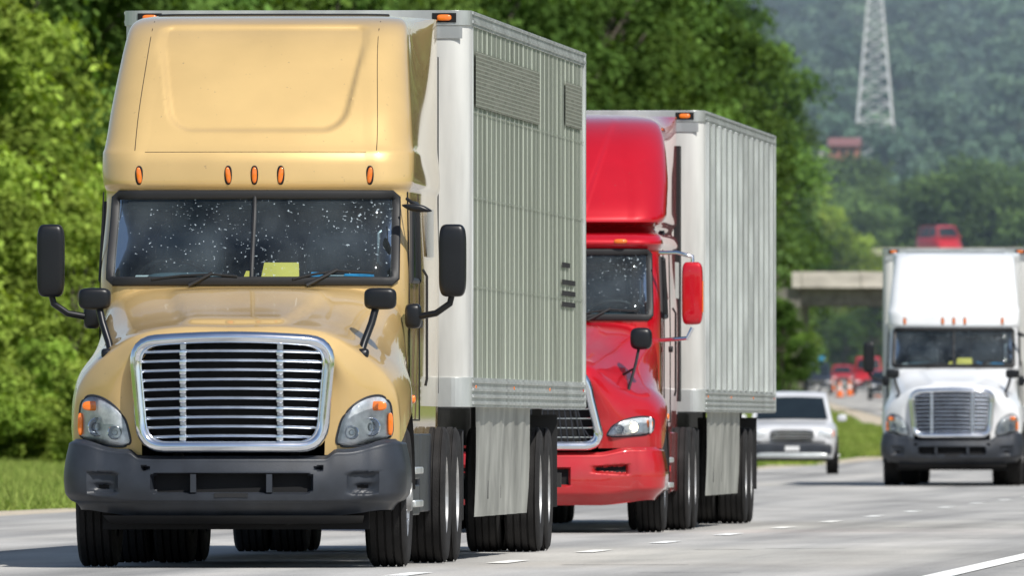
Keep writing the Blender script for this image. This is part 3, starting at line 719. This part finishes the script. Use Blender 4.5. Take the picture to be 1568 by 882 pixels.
# ------------------------------------------------------------------ foliage
def leaf_mat(name,c1,c2,trans=.35,lo=.55):
    m,nt,N,L,b=nodes(name); out=N['Material Output']
    at=N.new('ShaderNodeAttribute'); at.attribute_name='tint'
    oi=N.new('ShaderNodeObjectInfo')
    ad=N.new('ShaderNodeMath'); ad.operation='MULTIPLY_ADD'; L.new(oi.outputs['Random'],ad.inputs[0]); ad.inputs[1].default_value=.5; 
    sp=N.new('ShaderNodeSeparateColor'); L.new(at.outputs['Color'],sp.inputs[0])
    m1=N.new('ShaderNodeMath'); m1.operation='MULTIPLY'; m1.inputs[1].default_value=.5; L.new(sp.outputs[1],m1.inputs[0]); L.new(m1.outputs[0],ad.inputs[2])
    mx=N.new('ShaderNodeMixRGB'); L.new(ad.outputs[0],mx.inputs[0]); mx.inputs[1].default_value=c4(c1); mx.inputs[2].default_value=c4(c2)
    f1=N.new('ShaderNodeMath'); f1.operation='MULTIPLY'; f1.inputs[1].default_value=17.31; L.new(oi.outputs['Random'],f1.inputs[0])
    f2=N.new('ShaderNodeMath'); f2.operation='FRACT'; L.new(f1.outputs[0],f2.inputs[0])
    f3=N.new('ShaderNodeMapRange'); L.new(f2.outputs[0],f3.inputs[0]); f3.inputs[3].default_value=lo; f3.inputs[4].default_value=1.15
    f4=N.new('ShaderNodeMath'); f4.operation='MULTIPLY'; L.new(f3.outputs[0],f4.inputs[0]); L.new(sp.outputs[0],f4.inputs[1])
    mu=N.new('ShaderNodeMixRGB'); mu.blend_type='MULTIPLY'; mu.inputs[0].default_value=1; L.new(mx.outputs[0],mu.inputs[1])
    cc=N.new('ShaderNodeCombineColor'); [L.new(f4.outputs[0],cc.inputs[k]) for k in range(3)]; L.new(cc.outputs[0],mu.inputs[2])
    df=N.new('ShaderNodeBsdfDiffuse'); tl=N.new('ShaderNodeBsdfTranslucent'); L.new(mu.outputs[0],df.inputs[0])
    tm=N.new('ShaderNodeMixRGB'); tm.blend_type='MULTIPLY'; tm.inputs[0].default_value=1; tm.inputs[2].default_value=(1.3,1.25,.5,1); L.new(mu.outputs[0],tm.inputs[1]); L.new(tm.outputs[0],tl.inputs[0])
    ms=N.new('ShaderNodeMixShader'); ms.inputs[0].default_value=trans; L.new(df.outputs[0],ms.inputs[1]); L.new(tl.outputs[0],ms.inputs[2])
    L.new(ms.outputs[0],out.inputs[0]); return m
LM={'near':leaf_mat('leaves_near',(.06,.135,.035),(.19,.30,.065),lo=.5),
    'bright':leaf_mat('leaves_bright',(.16,.27,.04),(.36,.45,.09),lo=.7),
    'mid':leaf_mat('leaves_mid',(.075,.145,.055),(.17,.265,.085),lo=.55),
    'far':leaf_mat('leaves_far_hazed',(.07,.13,.11),(.14,.22,.14),.2,lo=.6)}  # far leaves: bluish tone paints distance haze into the colour
M['bark']=mat('bark',(.12,.10,.08),.9,var=.3,vs=8)
def tree_mesh(name,seed,H,R,nb,nl,leaf,lm,base=.12,trunk=True):
    g_=np.random.default_rng(seed); mb=MB()
    if trunk:
        pts=[(.15*math.sin(i*1.1+seed),.15*math.cos(i*.9),H*.85*i/7) for i in range(8)]; mb.tube(pts,H*.018,M['bark'],8,r2=H*.004)
    C=[];RB=[]
    for k in range(nb):
        z=base*H+(1-base)*H*g_.uniform(.03,.97)**.9; t=(z/H-base)/(1-base)
        env=R*(math.sin(math.pi*min(1,(t*.80+.17)))**.7)*(.7+.42*g_.random())
        q=g_.uniform(0,2*math.pi); d=env*math.sqrt(g_.uniform(.15,1))*.88
        C.append((d*math.cos(q),d*math.sin(q),z)); RB.append(R*g_.uniform(.14,.34))
    C=np.array(C);RB=np.array(RB)
    if trunk:
        for k in range(0,nb,3):
            c=C[k]; z0=max(.1*H,c[2]-.25*H-.1); mb.tube([(0,0,z0),(c[0]*.5,c[1]*.5,(z0+c[2])/2+.02*H),tuple(c)],H*.007,M['bark'],5,r2=H*.002)
    nt_=len(mb.v); nf=len(mb.f)
    pr=RB**2; pr/=pr.sum(); b=g_.choice(nb,nl,p=pr); d=g_.normal(size=(nl,3)); d/=np.linalg.norm(d,axis=1)[:,None]; d[:,2]=np.where(d[:,2]<-.4,-d[:,2],d[:,2])
    rr=RB[b]*g_.uniform(.45,1.0,nl)*(1+.35*np.sin(d[:,0]*9+b)*np.sin(d[:,1]*8+b*2)); P=C[b]+d*rr[:,None]*np.array([1.1,1.1,.85])
    n=d+g_.normal(size=(nl,3))*.55+np.array([0,0,.35]); n/=np.linalg.norm(n,axis=1)[:,None]
    t=np.cross(n,g_.normal(size=(nl,3))); t/=np.linalg.norm(t,axis=1)[:,None]; s=np.cross(n,t)
    sz=leaf*g_.uniform(.5,1.35,nl)[:,None]
    V=np.stack([P+t*sz*.6,P+s*sz*.36,P-t*sz*.6,P-s*sz*.36],1).reshape(-1,3)
    bt=g_.uniform(.5,1.4,nb)[b]; br=bt*g_.uniform(.7,1.3,nl)*(.6+.45*np.clip(rr/RB[b],0,1)); hue=np.clip(g_.uniform(0,1,nb)[b]*.7+g_.uniform(0,.3,nl),0,1)  # leaves deep in a clump are darker, inner shade put into the tint
    verts=mb.v+[tuple(x) for x in V.tolist()]; faces=mb.f+[(nt_+4*i,nt_+4*i+1,nt_+4*i+2,nt_+4*i+3) for i in range(nl)]
    me=bpy.data.meshes.new(name); me.from_pydata(verts,[],faces); me.materials.append(lm); me.materials.append(M['bark'])
    me.polygons.foreach_set('material_index',[1]*nf+[0]*nl)
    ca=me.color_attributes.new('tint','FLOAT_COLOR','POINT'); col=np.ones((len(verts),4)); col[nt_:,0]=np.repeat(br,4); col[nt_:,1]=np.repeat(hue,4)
    ca.data.foreach_set('color',col.ravel()); me.update(); return me
def inst(me,parent,name,x,y,z,s,rz,sz=1):
    o=bpy.data.objects.new(name,me); o.location=(x,y,z); o.scale=(s,s,s*sz); o.rotation_euler=(0,0,rz); o.parent=parent; sc.collection.objects.link(o); return o
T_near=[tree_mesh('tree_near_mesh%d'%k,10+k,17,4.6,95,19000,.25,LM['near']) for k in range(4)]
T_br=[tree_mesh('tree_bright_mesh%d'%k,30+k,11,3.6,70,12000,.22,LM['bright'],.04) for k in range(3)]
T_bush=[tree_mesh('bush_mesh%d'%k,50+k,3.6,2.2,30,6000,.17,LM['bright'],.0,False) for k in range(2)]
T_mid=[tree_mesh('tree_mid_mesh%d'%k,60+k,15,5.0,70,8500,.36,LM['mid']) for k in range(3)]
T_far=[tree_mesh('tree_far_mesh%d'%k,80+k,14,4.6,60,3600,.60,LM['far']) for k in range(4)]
def road_ok(X,Y,m=3): return X<eL(Y)+coff(Y)-m or Y>1505
fA=empty('roadside_forest',(0,0,0))
path=[(-200,560),(0,600),(200,650),(600,780),(1000,930),(1090,1050),(1130,1250),(1150,1450),(1180,1600)]
for row in range(2):
    for k in range(42):
        t=(k+random.random()*.8)/42*(len(path)-1); i=min(int(t),len(path)-2); f_=t-i
        u=path[i][0]*(1-f_)+path[i+1][0]*f_; Y=path[i][1]*(1-f_)+path[i+1][1]*f_
        Y+=row*16+random.uniform(-6,6); X=UX(u,Y)-(row*2.0)+random.uniform(-2,2)
        inst(random.choice(T_near),fA,'tree',X,Y,gz(Y)-.2,random.uniform(.95,1.3)*(1.15 if Y<1000 else .95),random.uniform(0,6.3),random.uniform(.95,1.2))
fS=empty('forest_edge_shrubs',(0,0,0))
for k in range(30):
    u=-140+k*10+random.uniform(-10,10); Y=random.uniform(500,575); 
    inst(random.choice(T_br),fS,'shrub',UX(u,Y),Y,gz(Y)-.3,random.uniform(.4,1.15)*(1.15 if u<90 else .6),random.uniform(0,6.3))
for k in range(44):
    u=-140+k*8+random.uniform(-10,10); Y=random.uniform(455,520)
    inst(random.choice(T_bush),fS,'bush',UX(u,Y),Y,gz(Y)-.3,random.uniform(.4,.9),random.uniform(0,6.3))
fB=empty('overpass_trees',(0,0,0))
cnt=0
while cnt<16:
    u=random.uniform(1110,1190); Y=random.uniform(1000,1480); X=UX(u,Y)
    if not road_ok(X,Y): continue
    cnt+=1
    hh=(HZ-random.uniform(290,420))/F*Y+CH-gz(Y); hh=min(20,max(7,hh))
    me=random.choice(T_br+T_mid[:1]); H0=11 if me in T_br else 15
    inst(me,fB,'tree',X,Y,gz(Y)-.2,hh/H0,random.uniform(0,6.3))
for k in range(20):
    u=1180+k*8.5+random.uniform(-5,5); Y=random.uniform(1540,1575); top=285+max(0,u-1225)*.85; hh=(HZ-top)/F*Y+CH-gz(Y)
    inst(random.choice(T_br),fB,'tree',UX(u,Y),Y,gz(Y)-.2,hh*random.uniform(.82,1.02)/11,random.uniform(0,6.3))
for k in range(22):
    u=1180+k*17+random.uniform(-6,6); Y=random.uniform(1508,1530); hh=(HZ-random.uniform(440,500))/F*Y+CH-gz(Y)
    inst(random.choice(T_near),fB,'tree',UX(u,Y),Y,gz(Y)-1.2,hh/17*1.05,random.uniform(0,6.3))
for k in range(5):
    u=random.uniform(1165,1222); Y=random.uniform(880,930); inst(random.choice(T_near),fB,'tree',UX(u,Y),Y,gz(Y)-.2,random.uniform(.28,.40),random.uniform(0,6.3))
fD=empty('valley_forest',(0,0,0))
for row in range(6):
    for k in range(22):
        Y=1690+row*45+random.uniform(-12,12); u=1170+k*21+random.uniform(-12,12)
        inst(random.choice(T_mid),fD,'tree',UX(u,Y),Y,gz(Y)-.3,random.uniform(.75,1.1)*(.95+.05*row+(.14 if u>1400 else 0)),random.uniform(0,6.3))
for u in (1258,1272,1285,1298,1311,1325):
    Y=1945; hh=(HZ-random.uniform(234,258))/F*Y+CH-gz(Y); inst(random.choice(T_mid),fD,'tree',UX(u,Y),Y,gz(Y)-.3,hh/15/1.02,random.uniform(0,6.3))
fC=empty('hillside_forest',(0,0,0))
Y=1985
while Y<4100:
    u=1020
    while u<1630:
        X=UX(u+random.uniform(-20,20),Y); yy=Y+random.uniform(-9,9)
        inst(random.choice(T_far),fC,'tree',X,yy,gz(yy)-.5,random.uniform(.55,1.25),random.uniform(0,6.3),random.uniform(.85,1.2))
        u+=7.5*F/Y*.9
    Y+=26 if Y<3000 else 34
fR=empty('unseen_reflection_trees',(0,0,0))
for k in range(200):
    Y=180+k*8+random.uniform(-4,4); X=random.uniform(29,42); inst(random.choice(T_mid),fR,'tree',X,Y,gz(Y)-.3,random.uniform(1.3,1.7),random.uniform(0,6.3))  # treeline out of view, added to darken reflections in the truck sides
for k in range(60):
    a=-2.6+k*.035*2.6; X=150*math.sin(a*.55)-5; Y=-110-40*math.cos(a*.5)+random.uniform(-8,8); inst(random.choice(T_mid),fR,'tree',X,Y,-.3,random.uniform(.8,1.3),random.uniform(0,6.3))  # trees behind the camera, added for darker glass and chrome reflections
LM['grass']=leaf_mat('grass_blades',(.19,.29,.055),(.40,.45,.14),lo=.8)
def grass_mesh(seed):
    g_=np.random.default_rng(seed); n=1500; P=np.c_[g_.uniform(-1.6,1.6,n),g_.uniform(-1.6,1.6,n),np.zeros(n)]; q=g_.uniform(0,6.3,n); h=g_.uniform(.05,.17,n)*(1+.8*(np.sin(P[:,0]*2+seed)*np.cos(P[:,1]*2)))
    w=.014; d=np.c_[np.cos(q),np.sin(q),np.zeros(n)]; l=g_.normal(size=(n,3))*.06; l[:,2]=0
    V=np.stack([P-d*w,P+d*w,P+l+np.c_[np.zeros(n),np.zeros(n),h]],1).reshape(-1,3)
    me=bpy.data.meshes.new('grass_tuft'); me.from_pydata(V.tolist(),[],[(3*i,3*i+1,3*i+2) for i in range(n)]); me.materials.append(LM['grass'])
    ca=me.color_attributes.new('tint','FLOAT_COLOR','POINT'); col=np.ones((3*n,4)); col[:,0]=np.repeat(g_.uniform(.6,1.3,n),3); col[:,1]=np.repeat(g_.uniform(0,1,n),3); ca.data.foreach_set('color',col.ravel()); return me
TG=[grass_mesh(k) for k in range(3)]
fG=empty('verge_grass',(0,0,0))
Y=195
while Y<540:
    for u in np.arange(-120,230,2.6*F/Y):
        X=UX(u,Y); 
        if X<eL(Y)+coff(Y)-2.1: inst(random.choice(TG),fG,'tufts',X+random.uniform(-.4,.4),Y+random.uniform(-.4,.4),gz(Y),random.choice((.7,1,1.2)),random.uniform(0,6.3))
    Y+=3.4
Y=430
while Y<900:
    for u in np.arange(1130,1420,2.6*F/Y):
        X=UX(u,Y)
        if X<eL(Y)+coff(Y)-2.0: inst(random.choice(TG),fG,'tufts',X,Y+random.uniform(-.4,.4),gz(Y),1.1,random.uniform(0,6.3))
    Y+=4
# ------------------------------------------------------------------ overpass
M['conc']=mat('concrete',(.50,.46,.40),.85,var=.3,vs=.6,stretch=(1,1,3)); M['shaded_girder']=mat('shaded_girder',(.16,.15,.13),.8,var=.3)  # girder tone is concrete darkened to hold the shade under the deck
def overpass(Y,uL,vt,th,gd,xr=60,abut=True):
    e=empty('overpass_bridge',(0,0,0)); mb=MB(); z=(HZ-vt)/F*Y+CH; xl=UX(uL,Y)
    mb.box(xl,xr,Y+.21,Y+10.79,z-th*.45,z-th*.4+.1,M['conc']); mb.box(xl,xr,Y-.1,Y+.2,z-th*.5,z,M['conc']); mb.box(xl,xr,Y+10.8,Y+11.1,z-th*.5,z,M['conc'])
    for yy in (Y+.5,Y+3.5,Y+7,Y+10.2): mb.box(xl,xr,yy,yy+.4,z-th*.5-gd,z-th*.46,M['shaded_girder'])
    x=xl+.5
    while x<xr: mb.box(x,x+.12,Y-.16,Y-.11,z-th*.48,z+.03,M['conc']); x+=3
    for x in (xl+26,xl+52):
        for yy in (Y+1.5,Y+5.5,Y+9.5): mb.tube([(x,yy,0),(x,yy,z-th*.5-gd-.7)],.45,M['conc'],14)
        mb.box(x-.6,x+.6,Y+.6,Y+10.4,z-th*.5-gd-.8,z-th*.5-gd-.01,M['conc'])
    if abut: mb.box(xl-1.5,xl+.4,Y+.3,Y+10.5,0,z-th*.5-.02,M['shaded_girder'])
    mb.done('bridge_structure',e,smooth=False)
overpass(955,1214,416,1.6,.9); overpass(1600,1328,380,1.2,.8,abut=False)
zt=(HZ-384)/F*1606+CH-.75; car('van',(UX(1462,1603),1603,zt),math.radians(30),M['redcar'],H=2.9,W=1.15,van=True)
# ------------------------------------------------------------------ pylon
M['steel']=mat('galvanised_steel',(.62,.64,.68),.6,.0)
pe=empty('transmission_tower',(UX(1341,2400),2400,gz(2400))); mb=MB(); HT=56
def pw(z): return max(.55,3.75-.088*z)
def cnr(z,k): w=pw(z); return ((-w,-w,z),(w,-w,z),(w,w,z),(-w,w,z))[k%4]
zs=[0]; 
while zs[-1]<HT-2: zs.append(zs[-1]+max(1.2,pw(zs[-1])*.95))
for k in range(4): mb.tube([cnr(z,k) for z in zs],.10,M['steel'],4)
for a,b in zip(zs[:-1],zs[1:]):
    for k in range(4):
        mb.tube([cnr(a,k),cnr(b,k+1)],.045,M['steel'],4); mb.tube([cnr(a,k+1),cnr(b,k)],.045,M['steel'],4); mb.tube([cnr(b,k),cnr(b,k+1)],.04,M['steel'],4)
for z in (40,46,52):
    for s in (-1,1):
        for dy in (-.6,.6): mb.tube([(s*pw(z),dy,z),(s*7,0,z+.4)],.1,M['steel'],4)
        mb.tube([(s*pw(z+2),0,z+2.4),(s*7,0,z+.4)],.08,M['steel'],4)
mb.done('lattice',pe,smooth=False)
M['brick']=mat('brick_wall',(.34,.14,.11),.9,var=.3); M['roof']=mat('shingle_roof',(.20,.09,.09),.9); M['wall']=mat('white_siding',(.5,.5,.5),.8)
Yh=1975; zh=(HZ-236)/F*Yh+CH; he=empty('brick_house',(UX(1293,Yh),Yh,zh)); mb=MB(); mb.box(-1.5,1.5,0,7,-26,.9,M['brick']); mb.box(-2.6,-1.52,1.5,5,-26,.3,M['wall'])
for x in (-1.2,-.3,.6): mb.box(x,x+.5,-.05,-.01,.0,.6,M['carglass'])
mb.add([(-1.7,-.4,.91),(1.7,-.4,.91),(1.7,7.4,.91),(-1.7,7.4,.91),(-1.7,3.5,1.8),(1.7,3.5,1.8)],[(0,1,5,4),(2,3,4,5),(0,4,3),(1,2,5)],M['roof']); mb.done('house_body',he,smooth=False)
M['coneor']=mat('cone_orange',(.8,.16,.02),.6)
for u,Y in ((1287,1210),(1302,1250),(1345,1220),(1275,1400),(1240,1440),(1205,1430),(1345,1450)):
    e=empty('traffic_cone',(UX(u,Y),Y,gz(Y)+.03)); mb=MB(); mb.lathe([(0,.26),(.55,.15),(.56,.15),(1.05,.05),(1.06,.0)],(0,0,0),M['coneor'],14,'z'); mb.lathe([(.5,.175),(.72,.13)],(0,0,0),M['wht'],14,'z'); mb.box(-.3,.3,-.3,.3,0,.05,M['chassis']); mb.done('cone',e)
# ------------------------------------------------------------------ real atmospheric haze over the distant valley (homogeneous volume)
m=bpy.data.materials.new('haze_air'); m.use_nodes=True; nt=m.node_tree; nt.nodes.remove(nt.nodes['Principled BSDF'])
vs_=nt.nodes.new('ShaderNodeVolumeScatter'); vs_.inputs['Color'].default_value=(.62,.80,1,1); vs_.inputs['Density'].default_value=.00016; nt.links.new(vs_.outputs[0],nt.nodes['Material Output'].inputs['Volume'])
mb=MB(); mb.box(-700,700,1000,4650,-20,260,m); mb.done('haze',smooth=False)
# ------------------------------------------------------------------ light, world, camera
sd=Vector((.36,-.52,.78)).normalized()
sl=bpy.data.lights.new('sun','SUN'); sl.energy=5.0; sl.angle=math.radians(.5); sl.color=(1,.965,.90)
so=bpy.data.objects.new('sun',sl); so.rotation_euler=(-sd).to_track_quat('-Z','Y').to_euler(); sc.collection.objects.link(so)
w=bpy.data.worlds.new('World'); sc.world=w; w.use_nodes=True; nt=w.node_tree
sk=nt.nodes.new('ShaderNodeTexSky'); sk.sky_type='NISHITA'; sk.sun_disc=False; sk.sun_elevation=math.asin(sd.z); sk.sun_rotation=math.atan2(sd.x,sd.y)
bg=nt.nodes['Background']; bg.inputs[1].default_value=.11; nt.links.new(sk.outputs[0],bg.inputs[0])
cam=bpy.data.cameras.new('camera'); co=bpy.data.objects.new('camera',cam); sc.collection.objects.link(co); sc.camera=co
cam.sensor_width=36; cam.lens=F/1568*36; cam.clip_start=1; cam.clip_end=9000
co.location=(0,0,CH); co.rotation_euler=(math.radians(90)+math.atan((HZ-441)/F),0,math.atan((VPX-784)/F))
cam.dof.use_dof=True; cam.dof.focus_distance=142; cam.dof.aperture_fstop=13
sc.view_settings.view_transform='Standard'; sc.view_settings.look='None'; sc.view_settings.exposure=0
